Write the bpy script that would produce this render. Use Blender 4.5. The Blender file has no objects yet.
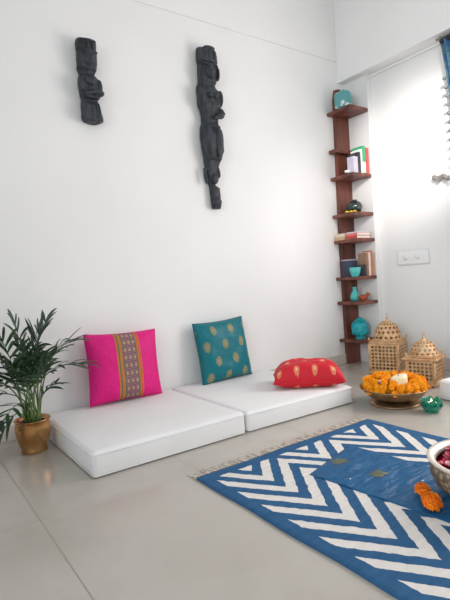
import bpy, bmesh, math, random
from mathutils import Vector, Matrix, noise
from mathutils.bvhtree import BVHTree
PI = math.pi
rnd = random.Random(7)
C = bpy.context.scene.collection
SC = bpy.context.scene
S = 0.72      # every length below is in camera heights; the last lines bring the room to metres

# ------------------------------------------------------------------ camera
cd = bpy.data.cameras.new('camera'); cam = bpy.data.objects.new('camera', cd); C.objects.link(cam)
cd.sensor_fit = 'VERTICAL'; cd.sensor_height = 36.0; cd.lens = 36.0 * 473 / 600
cd.clip_start = 0.02
_r = Vector((0.81676089, -0.57316413, -0.06621577)); _u = Vector((0.07826097, -0.00364945, 0.99692623)); _f = Vector((0.571644, 0.81943246, -0.04187565))
cam.matrix_world = Matrix(((_r.x, _u.x, -_f.x, 0), (_r.y, _u.y, -_f.y, 0), (_r.z, _u.z, -_f.z, 1.0 * S), (0, 0, 0, 1)))
SC.camera = cam

# ------------------------------------------------------------------ light and exposure
w = bpy.data.worlds.new('world'); SC.world = w; w.use_nodes = True
w.node_tree.nodes['Background'].inputs[0].default_value = (0.93, 0.97, 1.0, 1)
w.node_tree.nodes['Background'].inputs[1].default_value = 0.55
def area(name, loc, target, sx, sy, power, col, spread=PI):
    l = bpy.data.lights.new(name, 'AREA'); l.shape = 'RECTANGLE'; l.size = sx * S; l.size_y = sy * S
    l.energy = power * S * S; l.color = col; l.spread = spread
    o = bpy.data.objects.new(name, l); C.objects.link(o); o.location = Vector(loc) * S
    o.rotation_euler = (Vector(target) - Vector(loc)).to_track_quat('-Z', 'Y').to_euler()
    return o
area('window_daylight', (4.33, .885, 1.75), (0.0, .885, 1.75), 2.4, 1.95, 98, (1.0, 0.935, 0.92))
area('added_rear_fill', (-1.6, -2.2, 2.2), (2.0, 3.0, 1.2), 2.6, 2.2, 33, (0.90, 0.97, 1.0))  # added soft fill behind the camera, in the open part of the room
area('added_side_fill', (-2.2, .2, 2.1), (4.2, 1.6, 1.55), 2.2, 2.2, 24, (0.94, 0.98, 1.0), math.radians(75))  # added fill from the open left side, lifts the right wall and beam
sl = bpy.data.lights.new('added_wall_pool', 'SPOT'); sl.energy = 520 * S * S; sl.spot_size = math.radians(28); sl.spot_blend = 0.9  # added spot standing in for the sun pool on the right wall
sl.color = (1.0, 0.92, 0.88); sl.shadow_soft_size = 0.12
so = bpy.data.objects.new('added_wall_pool', sl); C.objects.link(so); so.location = Vector((1.9, 0.6, 3.1)) * S
so.rotation_euler = (Vector((4.28, 2.68, 2.15)) - Vector((1.9, 0.6, 3.1))).to_track_quat('-Z', 'Y').to_euler()
s2 = bpy.data.lights.new('added_corner_glow', 'SPOT'); s2.energy = 105 * S * S; s2.spot_size = math.radians(38); s2.spot_blend = 1.0  # second added spot, makes the glow on the left wall beside the shelf
s2.color = (1.0, 0.90, 0.87); s2.shadow_soft_size = 0.15
o2 = bpy.data.objects.new('added_corner_glow', s2); C.objects.link(o2); o2.location = Vector((3.0, 0.6, 2.7)) * S
o2.rotation_euler = (Vector((3.72, 3.5, 1.45)) - Vector((3.0, 0.6, 2.7))).to_track_quat('-Z', 'Y').to_euler()
vs = SC.view_settings
vs.view_transform = 'Standard'; vs.look = 'None'; vs.gamma = 1; vs.use_curve_mapping = False; vs.exposure = 0.0
SC.cycles.use_denoising = True
SC.cycles.max_bounces = 10; SC.cycles.diffuse_bounces = 6

# ------------------------------------------------------------------ materials
class E:
    """a node socket or number that can be combined with + - * / and the functions below"""
    def __init__(s, nt, v): s.nt = nt; s.v = v
    def m(s, op, *a):
        n = s.nt.nodes.new('ShaderNodeMath'); n.operation = op
        for i, q in enumerate((s,) + a):
            q = q.v if isinstance(q, E) else q
            if isinstance(q, (int, float)): n.inputs[i].default_value = q
            else: s.nt.links.new(q, n.inputs[i])
        return E(s.nt, n.outputs[0])
    def __add__(s, o): return s.m('ADD', o)
    def __sub__(s, o): return s.m('SUBTRACT', o)
    def __mul__(s, o): return s.m('MULTIPLY', o)
    def __truediv__(s, o): return s.m('DIVIDE', o)
    def abs(s): return s.m('ABSOLUTE')
    def frac(s): return s.m('FRACT')
    def floor(s): return s.m('FLOOR')
    def lt(s, o): return s.m('LESS_THAN', o)
    def gt(s, o): return s.m('GREATER_THAN', o)
    def max(s, o): return s.m('MAXIMUM', o)
    def min(s, o): return s.m('MINIMUM', o)
    def sqrt(s): return s.m('SQRT')
    def sin(s): return s.m('SINE')
    def mod(s, o): return s.m('FLOORED_MODULO', o)
class Mat:
    def __init__(s, name, col=(.8, .8, .8), rough=.6, metal=0, spec=.5, **kw):
        s.m = bpy.data.materials.new(name); s.m.use_nodes = True; s.nt = s.m.node_tree; s.b = s.nt.nodes['Principled BSDF']
        s.b.inputs['Base Color'].default_value = (*col, 1); s.b.inputs['Roughness'].default_value = rough
        s.b.inputs['Metallic'].default_value = metal; s.b.inputs['Specular IOR Level'].default_value = spec
        for k, v in kw.items(): s.b.inputs[k.replace('_', ' ')].default_value = v
    def node(s, t, **kw):
        n = s.nt.nodes.new(t)
        for k, v in kw.items(): setattr(n, k, v)
        return n
    def coord(s, uv=False):
        t = s.node('ShaderNodeTexCoord'); mp = s.node('ShaderNodeMapping')
        s.nt.links.new(t.outputs['UV' if uv else 'Object'], mp.inputs[0])
        if not uv: mp.inputs['Scale'].default_value = (1 / S,) * 3
        return mp.outputs[0]
    def xyz(s, uv=False):
        n = s.node('ShaderNodeSeparateXYZ'); s.nt.links.new(s.coord(uv), n.inputs[0]); return [E(s.nt, n.outputs[i]) for i in range(3)]
    def noise(s, scale, detail=3, stretch=None, uv=False, dist=0.0):
        n = s.node('ShaderNodeTexNoise'); n.inputs['Scale'].default_value = scale; n.inputs['Detail'].default_value = detail
        n.inputs['Distortion'].default_value = dist
        c = s.coord(uv)
        if stretch:
            mp = s.node('ShaderNodeMapping'); mp.inputs['Scale'].default_value = stretch; s.nt.links.new(c, mp.inputs[0]); c = mp.outputs[0]
        s.nt.links.new(c, n.inputs[0]); return E(s.nt, n.outputs[0])
    def mix(s, fac, a, b):
        n = s.node('ShaderNodeMix', data_type='RGBA')
        fac = fac.v if isinstance(fac, E) else fac
        if isinstance(fac, (int, float)): n.inputs[0].default_value = fac
        else: s.nt.links.new(fac, n.inputs[0])
        for i, c in ((6, a), (7, b)):
            if isinstance(c, tuple): n.inputs[i].default_value = (*c, 1)
            else: s.nt.links.new(c, n.inputs[i])
        return n.outputs[2]
    def color(s, c): s.nt.links.new(c, s.b.inputs['Base Color']); return s
    def rough(s, e): s.nt.links.new(e.v, s.b.inputs['Roughness']); return s
    def bump(s, h, strength=.3, dist=.01):
        n = s.node('ShaderNodeBump'); n.inputs['Strength'].default_value = strength; n.inputs['Distance'].default_value = dist
        s.nt.links.new(h.v, n.inputs['Height']); s.nt.links.new(n.outputs[0], s.b.inputs['Normal']); return s
def soft(name, a, b, scale=8, rough=.6, bump=0, bs=60, metal=0, stretch=None, lo=.35, hi=.65, **kw):
    M = Mat(name, a, rough, metal, **kw)
    n = M.noise(scale, 4, stretch); f = ((n - lo) * (1 / (hi - lo))).max(0.0).min(1.0)
    M.color(M.mix(f, a, b))
    if bump: M.bump(M.noise(bs, 3, stretch), bump, .004)
    return M.m

m_wall = soft('white_wall_paint', (.80, .80, .79), (.83, .83, .82), 1.2, .75, .05, 90)
m_ceil = soft('ceiling_paint', (.8, .8, .8), (.83, .83, .83), 1.5, .8)
# floor tiles
M = Mat('glossy_beige_tile', (.5, .46, .42), .2, spec=.5)
x, y, z = M.xyz()
gx = ((x - .45) / .80 + .5).frac() - .5; gy = ((y - 2.15) / 1.24 + .5).frac() - .5
line = (gx.abs() * .80).lt(.0032).max((gy.abs() * 1.24).lt(.0032) * .45)
n1 = M.noise(2.5, 5, dist=.6); f = ((n1 - .35) * 3).max(0.0).min(1.0)
base = M.mix(f, (.43, .40, .355), (.48, .45, .405))
tone = (((x - .45) / .80).floor() * 3.7 + ((y - 2.15) / 1.24).floor() * 5.3).sin() * .5 + .5
base = M.mix(tone * .25, base, (.41, .38, .335))
M.color(M.mix(line * .75, base, (.27, .23, .19)))
M.rough(line * .5 + n1 * .12 + .12)
m_floor = M.m
m_skirt = soft('tile_skirting', (.60, .54, .49), (.66, .60, .55), 4, .25)
m_matt = soft('white_cotton', (.79, .79, .79), (.75, .75, .75), 3, .85, .25, 14)
m_seam = soft('cotton_piping', (.70, .70, .69), (.76, .76, .75), 20, .9)

def cushion_base(M):
    M.bump(M.noise(3.2, 3, uv=True), .12, .03)
# magenta cushion with woven band
M = Mat('magenta_silk', (.7, .01, .23), .6, spec=.3)
u, v, _ = M.xyz(True); u = (u - .36) * 1.18 + .41
ns = M.noise(26, 2, uv=True)
c = M.mix(ns, (.60, .004, .16), (.78, .012, .24))
def band(c, a, b, col): return M.mix(u.gt(a).m('MULTIPLY', u.lt(b)), c, col)
weave = ((v * 60).frac() - .5).abs().lt(.25)
c = band(c, .41, .80, M.mix(weave, (.40, .13, .02), (.50, .22, .05)))
c = band(c, .435, .455, (.12, .12, .06))
c = band(c, .50, .735, M.mix(((v * 44).frac() - .5).abs().gt(.3), (.17, .06, .12), (.30, .20, .15)))
c = band(c, .50, .515, (.10, .13, .10)); c = band(c, .725, .74, (.10, .13, .10))
gu = ((u - .51) / .075).frac() - .5; gv = (v * 9).frac() - .5
dia = (gu.abs() + gv.abs()).lt(.30)
c = M.mix(dia.m('MULTIPLY', u.gt(.53).m('MULTIPLY', u.lt(.715))), c, (.40, .28, .16))
c = band(c, .76, .785, (.62, .08, .03))
M.color(c); cushion_base(M); m_pink = M.m

def motif_cushion(name, ca, cb, gold, gold2, su, sv, ru, rv, rough, off=(0, 0), rim=None, jit=.35):
    M = Mat(name, ca, rough, spec=.3)
    u, v, _ = M.xyz(True)
    ns = M.noise(30, 2, uv=True); jn = M.noise(38, 3, uv=True) - .5
    row = ((v + off[1]) / sv).floor()
    pu = (u + off[0]) / su + row.mod(2.0) * .5
    du = (pu.frac() - .5) * su / ru; dv = (((v + off[1]) / sv).frac() - .5) * sv / rv
    r = (du * du + dv * dv).sqrt() + jn * jit
    c = M.mix(ns, ca, cb)
    c = M.mix(r.lt(1.0), c, gold)
    c = M.mix(r.lt(.78).m('MULTIPLY', r.gt(.62)), c, rim or ca)
    c = M.mix(r.lt(.30), c, gold2)
    M.color(c); cushion_base(M); return M.m
m_teal = motif_cushion('teal_silk', (.0, .115, .15), (.0, .18, .215), (.22, .22, .12), (.28, .25, .15), .34, .25, .056, .080, .45, (.05, .03), (.20, .21, .10), 1.1)
m_red = motif_cushion('red_silk', (.50, .006, .018), (.64, .014, .03), (.70, .26, .12), (.80, .45, .32), .25, .30, .040, .068, .55, (.04, .06), (.62, .10, .05), .8)

# rug
M = Mat('blue_white_dhurrie', (.1, .2, .4), .95, spec=.15)
x, y, z = M.xyz()
wob = (M.noise(22, 3) - .5) * .024
yy = y + wob; xx = x + (M.noise(30, 2) - .5) * .012
d = (((xx - 1.440) / .407 + .5).frac() - .5).abs() * (.407 * 1.45)
vv = ((yy - 1.748 - d) / .1715).frac()
field = xx.gt(1.240).m('MULTIPLY', xx.lt(2.458)).m('MULTIPLY', yy.lt(1.985)).m('MULTIPLY', yy.gt(-.4))
white = vv.lt(.50).m('MULTIPLY', field)
rib = (y * 170).sin() * .5 + .5
blue = M.mix(M.noise(6, 4, (1, 6, 1)), (.018, .075, .175), (.045, .135, .27))
wh = M.mix(M.noise(25, 3), (.62, .59, .55), (.76, .73, .70))
M.color(M.mix(white, blue, wh)); M.bump(rib, .5, .003); m_rug = M.m
m_fringe = soft('cotton_fringe', (.50, .42, .34), (.70, .63, .55), 40, .95)

M = Mat('blue_silk_runner', (.01, .08, .2), .5, spec=.25)
c = M.mix(M.noise(7, 4, (3, 1, 1)), (.001, .072, .19), (.003, .115, .27)); M.color(c); M.bump(M.noise(7, 3, (1, 3, 1), dist=.5), .7, .03); m_runner = M.m
m_embroid = soft('antique_gold_thread', (.07, .10, .07), (.15, .15, .08), 60, .5, .4, 200)

# wood
M = Mat('reddish_wood', (.2, .06, .04), .45)
g = M.noise(9, 4, (1, 1, .12), dist=.4)
M.color(M.mix(((g - .35) * 3.2).max(0.0).min(1.0), (.085, .024, .016), (.23, .072, .045))); M.bump(g, .15, .01); m_wood = M.m
M = Mat('charred_black_wood', (.02, .022, .026), .6)
g = M.noise(28, 4, (1, 1, .25))
M.color(M.mix(((g - .3) * 2.5).max(0.0).min(1.0), (.008, .011, .015), (.042, .050, .062))); M.bump(g, .9, .02); m_black = M.m

m_brass = soft('antique_brass', (.50, .29, .14), (.70, .46, .25), 14, .5, .2, 60, metal=.35)
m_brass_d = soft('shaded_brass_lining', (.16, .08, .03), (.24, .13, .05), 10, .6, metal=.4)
m_copper = soft('hammered_copper_gold', (.42, .20, .07), (.66, .40, .18), 7, .27, .55, 16, metal=.9)
m_dishmetal = soft('aged_brass_dish', (.22, .13, .07), (.42, .28, .16), 10, .38, .2, 40, metal=.8)
M = Mat('engraved_bronze', (.3, .25, .17), .5, .4)
vn = M.node('ShaderNodeTexVoronoi'); vn.inputs['Scale'].default_value = 42; M.nt.links.new(M.coord(), vn.inputs[0]); ve = E(M.nt, vn.outputs[0])
f = ((ve - .2) * 2.2).max(0.0).min(1.0)
M.color(M.mix(f, (.46, .36, .24), (.16, .12, .08))); M.bump(ve, .6, .01); m_bronze = M.m
m_bowlrim = soft('polished_tin_lining', (.82, .76, .68), (.72, .64, .55), 9, .3, metal=.3)
m_wine = Mat('crimson_water', (.20, .0, .02), .05).m
m_petal = soft('crimson_rose_petal', (.30, .0, .02), (.50, .012, .06), 22, .5)
m_petalpale = soft('pale_petal_underside', (.75, .35, .42), (.82, .55, .58), 22, .5)
M = Mat('marigold_petal', (.9, .3, .01), .7, spec=.2)
oi = M.node('ShaderNodeObjectInfo')
f = (M.noise(30, 3) - .3) * 1.6
c = M.mix(f.max(0.0).min(1.0), (1.0, .35, .004), (1.0, .52, .02)); c = M.mix(E(M.nt, oi.outputs['Random']) * .5, c, (1.0, .56, .03)); M.color(c); m_mari = M.m
M = Mat('deep_orange_marigold', (.85, .18, .0), .7); M.color(M.mix(M.noise(25, 3), (1.0, .21, .0), (1.0, .36, .004))); m_mari2 = M.m
m_leafcup = soft('marigold_green_cup', (.08, .2, .03), (.14, .28, .06), 20, .6)
m_candle = Mat('cream_wax', (.86, .76, .50), .5, Subsurface_Weight=.25, Subsurface_Radius=(.03, .02, .01)).m
m_wick = Mat('black_wick', (.03, .02, .02), .9).m
m_flame = Mat('small_flame', (1, .8, .4), .5, Emission_Color=(1, .75, .35, 1), Emission_Strength=4).m
m_gglass = soft('green_lotus_glass', (.0, .20, .12), (.02, .42, .27), 16, .12, Transmission_Weight=.35, spec=.7)
m_gglassin = soft('white_tealight_wax', (.85, .88, .8), (.8, .84, .76), 16, .4)

m_leaf = soft('palm_leaf_green', (.010, .036, .016), (.040, .098, .040), 9, .45)
m_stem = soft('palm_stem_green', (.08, .16, .04), (.15, .23, .07), 12, .5)
m_soil = soft('dark_potting_soil', (.03, .016, .014), (.07, .035, .03), 40, .95, .8, 80)
m_turq = soft('turquoise_glaze', (.0, .30, .36), (.01, .40, .45), 14, .32)
m_mint = soft('mint_teal_glaze', (.05, .42, .40), (.09, .52, .48), 14, .3)
M = Mat('floral_teal_ceramic', (.1, .4, .4), .3)
vn = M.node('ShaderNodeTexVoronoi'); vn.inputs['Scale'].default_value = 15; M.nt.links.new(M.coord(), vn.inputs[0]); ve = E(M.nt, vn.outputs[0])
M.color(M.mix(ve.lt(.42), (.10, .33, .34), (.60, .70, .68))); m_floral = M.m
m_gun = soft('dark_mirror_ball', (.04, .06, .06), (.10, .13, .12), 7, .15, metal=.7)
m_yellow = soft('yellow_petals', (.85, .60, .03), (.9, .7, .1), 30, .6)
m_rust = soft('red_brown_clay', (.30, .05, .02), (.42, .09, .04), 20, .5)
m_paper = Mat('book_paper', (.78, .74, .66), .9).m
m_plastic = Mat('white_switch_plastic', (.84, .84, .84), .35).m
m_plasticg = Mat('grey_plastic_gap', (.70, .70, .70), .5).m
M = Mat('blue_patterned_curtain', (.1, .2, .35), .8)
x, y, z = M.xyz()
f = (((z * 24).sin() * (y * 60).sin()).gt(.1))
f2 = (z * 9).frac().lt(.22)
c = M.mix(f, (.045, .13, .26), (.10, .20, .29)); M.color(M.mix(f2, c, (.07, .19, .20))); m_curt = M.m
m_curtband = Mat('dark_curtain_heading', (.03, .04, .05), .8).m
m_pom = soft('grey_bead', (.12, .14, .17), (.26, .28, .31), 30, .35)
m_crystal = soft('grey_crystal', (.16, .15, .14), (.34, .32, .30), 20, .2)
m_glass = Mat('window_glass', (.95, .97, 1), .02, Transmission_Weight=1.0).m
m_frame = Mat('white_window_frame', (.8, .8, .8), .4).m
m_steel = Mat('steel_rod', (.5, .5, .5), .3, 1).m
def cover(name, col): return soft(name, col, tuple(min(1, q * 1.15 + .01) for q in col), 12, .55)

# ------------------------------------------------------------------ geometry helpers
def mesh_obj(name, bm, mat, parent=None, loc=(0, 0, 0), rot=(0, 0, 0), smooth=True, mats=None):
    me = bpy.data.meshes.new(name)
    bmesh.ops.recalc_face_normals(bm, faces=bm.faces[:])
    bm.to_mesh(me); bm.free()
    for mm in (mats or [mat]): me.materials.append(mm)
    if smooth: me.polygons.foreach_set('use_smooth', [True] * len(me.polygons))
    o = bpy.data.objects.new(name, me); C.objects.link(o)
    o.location = loc; o.rotation_euler = rot
    if parent: o.parent = parent
    return o
def tag(o, label, cat, group=None, kind=None):
    o['label'] = label; o['category'] = cat
    if group: o['group'] = group
    if kind: o['kind'] = kind
    return o
def thing(name, label, cat, loc=(0, 0, 0), rz=0, group=None):
    o = bpy.data.objects.new(name, None); C.objects.link(o); o.location = loc; o.rotation_euler = (0, 0, rz)
    o.empty_display_size = .05
    return tag(o, label, cat, group)
def struct(name, bm, mat, **k):
    o = mesh_obj(name, bm, mat, smooth=False, **k); o['kind'] = 'structure'; return o
def NB(): return bmesh.new()
def box(bm, x0, x1, y0, y1, z0, z1, bev=0, seg=2, M=None):
    r = bmesh.ops.create_cube(bm, size=1)['verts']
    for v in r: v.co = Vector(((x0 + x1) / 2 + v.co.x * (x1 - x0), (y0 + y1) / 2 + v.co.y * (y1 - y0), (z0 + z1) / 2 + v.co.z * (z1 - z0)))
    if M: bmesh.ops.transform(bm, matrix=M, verts=r)
    if bev:
        es = list({e for v in r for e in v.link_edges})
        bmesh.ops.bevel(bm, geom=es, offset=bev, segments=seg, profile=.5, affect='EDGES')
    return bm
def lathe(bm, prof, n=32, c=(0, 0, 0), fn=None):
    rings = []
    for r, z in prof:
        if r < 1e-5: rings.append([bm.verts.new((c[0], c[1], c[2] + z))]); continue
        ring = []
        for i in range(n):
            a = 2 * PI * i / n; rr = r * (fn(a, z) if fn else 1)
            ring.append(bm.verts.new((c[0] + rr * math.cos(a), c[1] + rr * math.sin(a), c[2] + z)))
        rings.append(ring)
    for a, b in zip(rings, rings[1:]):
        for i in range(n):
            j = (i + 1) % n
            q = [a[i % len(a)], a[j % len(a)], b[j % len(b)], b[i % len(b)]]
            q2 = []
            for v in q:
                if v not in q2: q2.append(v)
            if len(q2) > 2: bm.faces.new(q2)
    return bm
def ell(bm, c, r, rot=None, n=16):
    v = bmesh.ops.create_uvsphere(bm, u_segments=n, v_segments=max(6, n // 2 + 2), radius=1)['verts']
    m = Matrix.Translation(c) @ (rot.to_matrix().to_4x4() if rot else Matrix()) @ Matrix.Diagonal((*(r if hasattr(r, '__len__') else (r,) * 3), 1))
    bmesh.ops.transform(bm, matrix=m, verts=v); return bm
def tube(bm, pts, rad, n=6, cap=True):
    pts = [Vector(p) for p in pts]; rings = []
    up = Vector((0, 0, 1))
    for i, p in enumerate(pts):
        t = (pts[min(i + 1, len(pts) - 1)] - pts[max(i - 1, 0)]).normalized()
        a = t.cross(up if abs(t.z) < .95 else Vector((1, 0, 0))).normalized(); b = t.cross(a)
        r = rad[i] if hasattr(rad, '__len__') else rad
        rings.append([bm.verts.new(p + (a * math.cos(2 * PI * k / n) + b * math.sin(2 * PI * k / n)) * r) for k in range(n)])
    for A, B in zip(rings, rings[1:]):
        for k in range(n): bm.faces.new((A[k], A[(k + 1) % n], B[(k + 1) % n], B[k]))
    if cap: bm.faces.new(rings[0]); bm.faces.new(rings[-1][::-1])
    return bm
def remesh(bm, vox, smooth_it=0):
    me = bpy.data.meshes.new('tmp'); bmesh.ops.recalc_face_normals(bm, faces=bm.faces[:]); bm.to_mesh(me); bm.free()
    o = bpy.data.objects.new('tmp', me); C.objects.link(o)
    md = o.modifiers.new('r', 'REMESH'); md.mode = 'VOXEL'; md.voxel_size = vox
    if smooth_it:
        ms = o.modifiers.new('s', 'SMOOTH'); ms.iterations = smooth_it; ms.factor = .5
    dg = bpy.context.evaluated_depsgraph_get(); dg.update()
    e = o.evaluated_get(dg).to_mesh()
    nb = bmesh.new(); nb.from_mesh(e); o.evaluated_get(dg).to_mesh_clear()
    bpy.data.objects.remove(o); bpy.data.meshes.remove(me); return nb
def copy_tree(root, loc, rot=None, scale=None):
    r = root.copy(); C.objects.link(r); r.location = loc
    if rot is not None: r.rotation_euler = rot
    if scale is not None: r.scale = (scale,) * 3
    for ch in list(root.children):
        c = ch.copy(); C.objects.link(c); c.parent = r
        for g in list(ch.children):
            d = g.copy(); C.objects.link(d); d.parent = c
    return r

# ------------------------------------------------------------------ room
struct('floor', box(NB(), -2.5, 4.6, -2.6, 3.8, -.15, 0), m_floor)
struct('wall_left', box(NB(), -2.5, 4.6, 3.5, 3.8, 0, 4.3), m_wall)
struct('trim_1', box(NB(), -2.5, 4.11, 3.489, 3.5, 3.27, 4.3, .004, 2), m_wall)          # slightly proud band high on the wall
struct('wall_corner_pier', box(NB(), 4.21, 4.28, 3.19, 3.5, 0, 3.045), m_wall)
wb = NB()
box(wb, 4.28, 4.6, 2.12, 3.5, 0, 3.045); box(wb, 4.28, 4.6, -2.6, -.35, 0, 3.045); box(wb, 4.28, 4.6, -.35, 2.12, 0, .75); box(wb, 4.28, 4.6, -.35, 2.12, 2.75, 3.045)
struct('wall_right', wb, m_wall)
wb = NB()
box(wb, 4.11, 4.6, -2.6, 3.5, 3.045, 4.3)
struct('wall_beam', wb, m_wall)
struct('trim_2', box(NB(), 4.255, 4.28, -2.6, 3.19, 3.02, 3.045, .003, 1), m_wall)
struct('ceiling', box(NB(), -2.5, 4.6, -2.6, 3.8, 4.3, 4.4), m_ceil)
struct('baseboard_left', box(NB(), -2.5, 4.0, 3.485, 3.5, 0, .11, .003, 1), m_skirt)
struct('baseboard_right', box(NB(), 4.265, 4.28, -2.6, 3.19, 0, .12, .003, 1), m_skirt)
wf = NB()
for a in (-.35, .45, 1.25, 2.06): box(wf, 4.36, 4.42, a, a + .06, .75, 2.75)
box(wf, 4.36, 4.42, -.35, 2.12, .75, .81); box(wf, 4.36, 4.42, -.35, 2.12, 2.69, 2.75)
wo = struct('window_1', wf, m_frame)
gl = mesh_obj('window_pane', box(NB(), 4.385, 4.391, -.33, 2.1, .78, 2.72), m_glass, wo, smooth=False)

# ------------------------------------------------------------------ socket plate
t = thing('switch_board', 'white wall socket and switch plate on the right wall above the lanterns', 'socket', (4.28, 2.80, 1.105))
mesh_obj('plate', box(NB(), -.018, 0, -.168, .168, -.066, .066, .006, 2), m_plastic, t, smooth=False)
mesh_obj('plate_frame', box(NB(), -.012, 0, -.18, .18, -.077, .077, .004, 2), m_plasticg, t, smooth=False)
for k in range(5):
    yy = .125 - k * .062
    if k in (1, 3):
        s_ = mesh_obj('socket', lathe(NB(), [(0, 0), (.02, 0), (.024, -.004), (.024, -.008), (0, -.008)], 16), m_plastic, t, (-.022, yy, 0), (0, PI / 2, 0))
        hb = NB()
        for a in (90, 210, 330): ell(hb, (.0, .011 * math.cos(math.radians(a)), .011 * math.sin(math.radians(a))), (.0022, .003, .003), n=8)
        mesh_obj('pin_hole', hb, m_wick, s_, (0, 0, 0), (0, -PI / 2, 0))
    else: mesh_obj('switch', box(NB(), -.026, -.016, yy - .021, yy + .021, -.035, .035, .003, 1), m_plastic, t, smooth=False)

# ------------------------------------------------------------------ floor mattresses
def mattress(label, x0, x1, y0, y1, h, rz=0, piv=None):
    L, D = x1 - x0, y1 - y0
    bm = NB(); n = 26
    box(bm, -L / 2, L / 2, -D / 2, D / 2, 0.001, h, .026, 4)
    bmesh.ops.subdivide_edges(bm, edges=[e for e in bm.edges if e.calc_length() > .3], cuts=14, use_grid_fill=True)
    for v in bm.verts:
        if v.co.z > .01:
            k = noise.noise(Vector((v.co.x * 3 + x0 * 9, v.co.y * 3, v.co.z * 4)))
            v.co.z += .006 * k
            if abs(v.co.x) > L / 2 - .03: v.co.x += .006 * k
            if abs(v.co.y) > D / 2 - .03: v.co.y += .006 * noise.noise(Vector((v.co.x * 4, 3.3, v.co.z * 9)))
    c = ((x0 + x1) / 2, (y0 + y1) / 2, 0)
    t = thing('floor_mattress', label, 'mattress', c, rz, 'white floor mattresses')
    mesh_obj('cover', bm, m_matt, t)
    for zz, e in ((.012, .0), (h - .018, .0)):
        pb = NB(); a, b = L / 2 - .001 + e, D / 2 - .001 + e; cr = .022
        pts = []
        for cx, cy, st in ((a - cr, b - cr, 0), (-a + cr, b - cr, 90), (-a + cr, -b + cr, 180), (a - cr, -b + cr, 270)):
            for k in range(5):
                an = math.radians(st + k * 22.5); pts.append((cx + cr * math.cos(an), cy + cr * math.sin(an), zz))
        pts.append(pts[0]); tube(pb, pts, .0035, 6, False)
        mesh_obj('piping', pb, m_seam if zz < .05 else m_matt, t)
    return t
mattress('white floor mattress carrying the magenta cushion, beside the potted palm', .785, 1.795, 2.43, 3.475, .142)
mattress('white floor mattress carrying the teal and red cushions', 1.827, 2.832, 2.418, 3.475, .134, -.03)
mattress('white floor mattress at the right edge beside the green glass lotus', 3.235, 4.15, 1.02, 1.95, .15, -.12)

# ------------------------------------------------------------------ cushions
def cushion_mesh(W, H, T, n=44, pinch=.055, seed=0, low=1.0):
    bm = NB(); uv = bm.loops.layers.uv.new('UVMap')
    def pt(i, j, s):
        a, b = i / n * 2 - 1, j / n * 2 - 1
        px = a * W / 2 * (1 - pinch * (1 - b * b) ** 1.0 * abs(a) ** 3); py = b * H / 2 * (1 - pinch * (1 - a * a) * abs(b) ** 3)
        q = max(0, (1 - a ** 4)) ** .55 * max(0, (1 - b ** 4)) ** .55
        k = noise.noise(Vector((a * 1.7 + seed, b * 1.7, s * 3))) * .10 + noise.noise(Vector((a * 4 + seed, b * 4, s * 5))) * .05
        # creases running in from the corners
        r = abs(abs(a) - abs(b)); k -= .10 * math.exp(-(r / .10) ** 2) * max(abs(a), abs(b)) ** 2 * (1 if s > 0 else .5)
        zz = s * T / 2 * q * (1 + k) * (1 if s > 0 else low)
        return Vector((px, py, zz))
    g = {}
    for s in (1, -1):
        for i in range(n + 1):
            for j in range(n + 1):
                if s == -1 and (i in (0, n) or j in (0, n)): g[s, i, j] = g[1, i, j]
                else: g[s, i, j] = bm.verts.new(pt(i, j, s))
    for s in (1, -1):
        for i in range(n):
            for j in range(n):
                ij = [(i, j), (i + 1, j), (i + 1, j + 1), (i, j + 1)]
                f = bm.faces.new([g[s, a, b] for a, b in ij])
                for l, (a, b) in zip(f.loops, ij): l[uv].uv = (a / n, b / n)
    return bm
def cushion(name, label, W, H, T, mat, M4, edge_mat, seed, low=1.0):
    t = thing(name, label, 'cushion', group=None); t.matrix_world = M4
    mesh_obj('cushion_cover', cushion_mesh(W, H, T, seed=seed, low=low), mat, t)
    pts = []; n = 12; p_ = .055
    def P(a, b): return (a * W / 2 * (1 - p_ * (1 - b * b) * abs(a) ** 3), b * H / 2 * (1 - p_ * (1 - a * a) * abs(b) ** 3), 0)
    for k in range(n): pts.append(P(-1 + 2 * k / n, -1))
    for k in range(n): pts.append(P(1, -1 + 2 * k / n))
    for k in range(n): pts.append(P(1 - 2 * k / n, 1))
    for k in range(n + 1): pts.append(P(-1, 1 - 2 * k / n))
    mesh_obj('seam', tube(NB(), pts, .003, 6, False), edge_mat, t)
    return t
def frame(o, ex, ey):
    ex = Vector(ex).normalized(); ez = ex.cross(Vector(ey)).normalized(); ey = ez.cross(ex)
    return Matrix(((ex.x, ey.x, ez.x, o[0]), (ex.y, ey.y, ez.y, o[1]), (ex.z, ey.z, ez.z, o[2]), (0, 0, 0, 1)))
m_pinkedge = Mat('magenta_edge', (.62, .008, .22), .6).m
m_tealedge = Mat('teal_edge', (.0, .10, .12), .6).m
m_rededge = Mat('red_edge', (.55, .008, .02), .6).m
cushion('throw_cushion', 'magenta cushion with a gold and purple woven band, leaning on the wall', .585, .52, .16, m_pink,
        frame((1.39, 3.385, .402), (1, .02, -.035), (-.02, .16, 1)), m_pinkedge, 3)
cushion('throw_cushion', 'teal cushion with small gold motifs, leaning on the wall', .535, .53, .16, m_teal,
        frame((2.310, 3.392, .395), (1, .03, .03), (-.10, .15, 1)), m_tealedge, 11)
# red cushion lies flat
cushion('throw_cushion', 'red cushion with gold flower motifs lying flat on the mattress', .545, .37, .29, m_red,
        frame((2.622, 2.688, .188), (.757, -.653, .0), (.653, .757, .0)), m_rededge, 23, .36)

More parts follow.
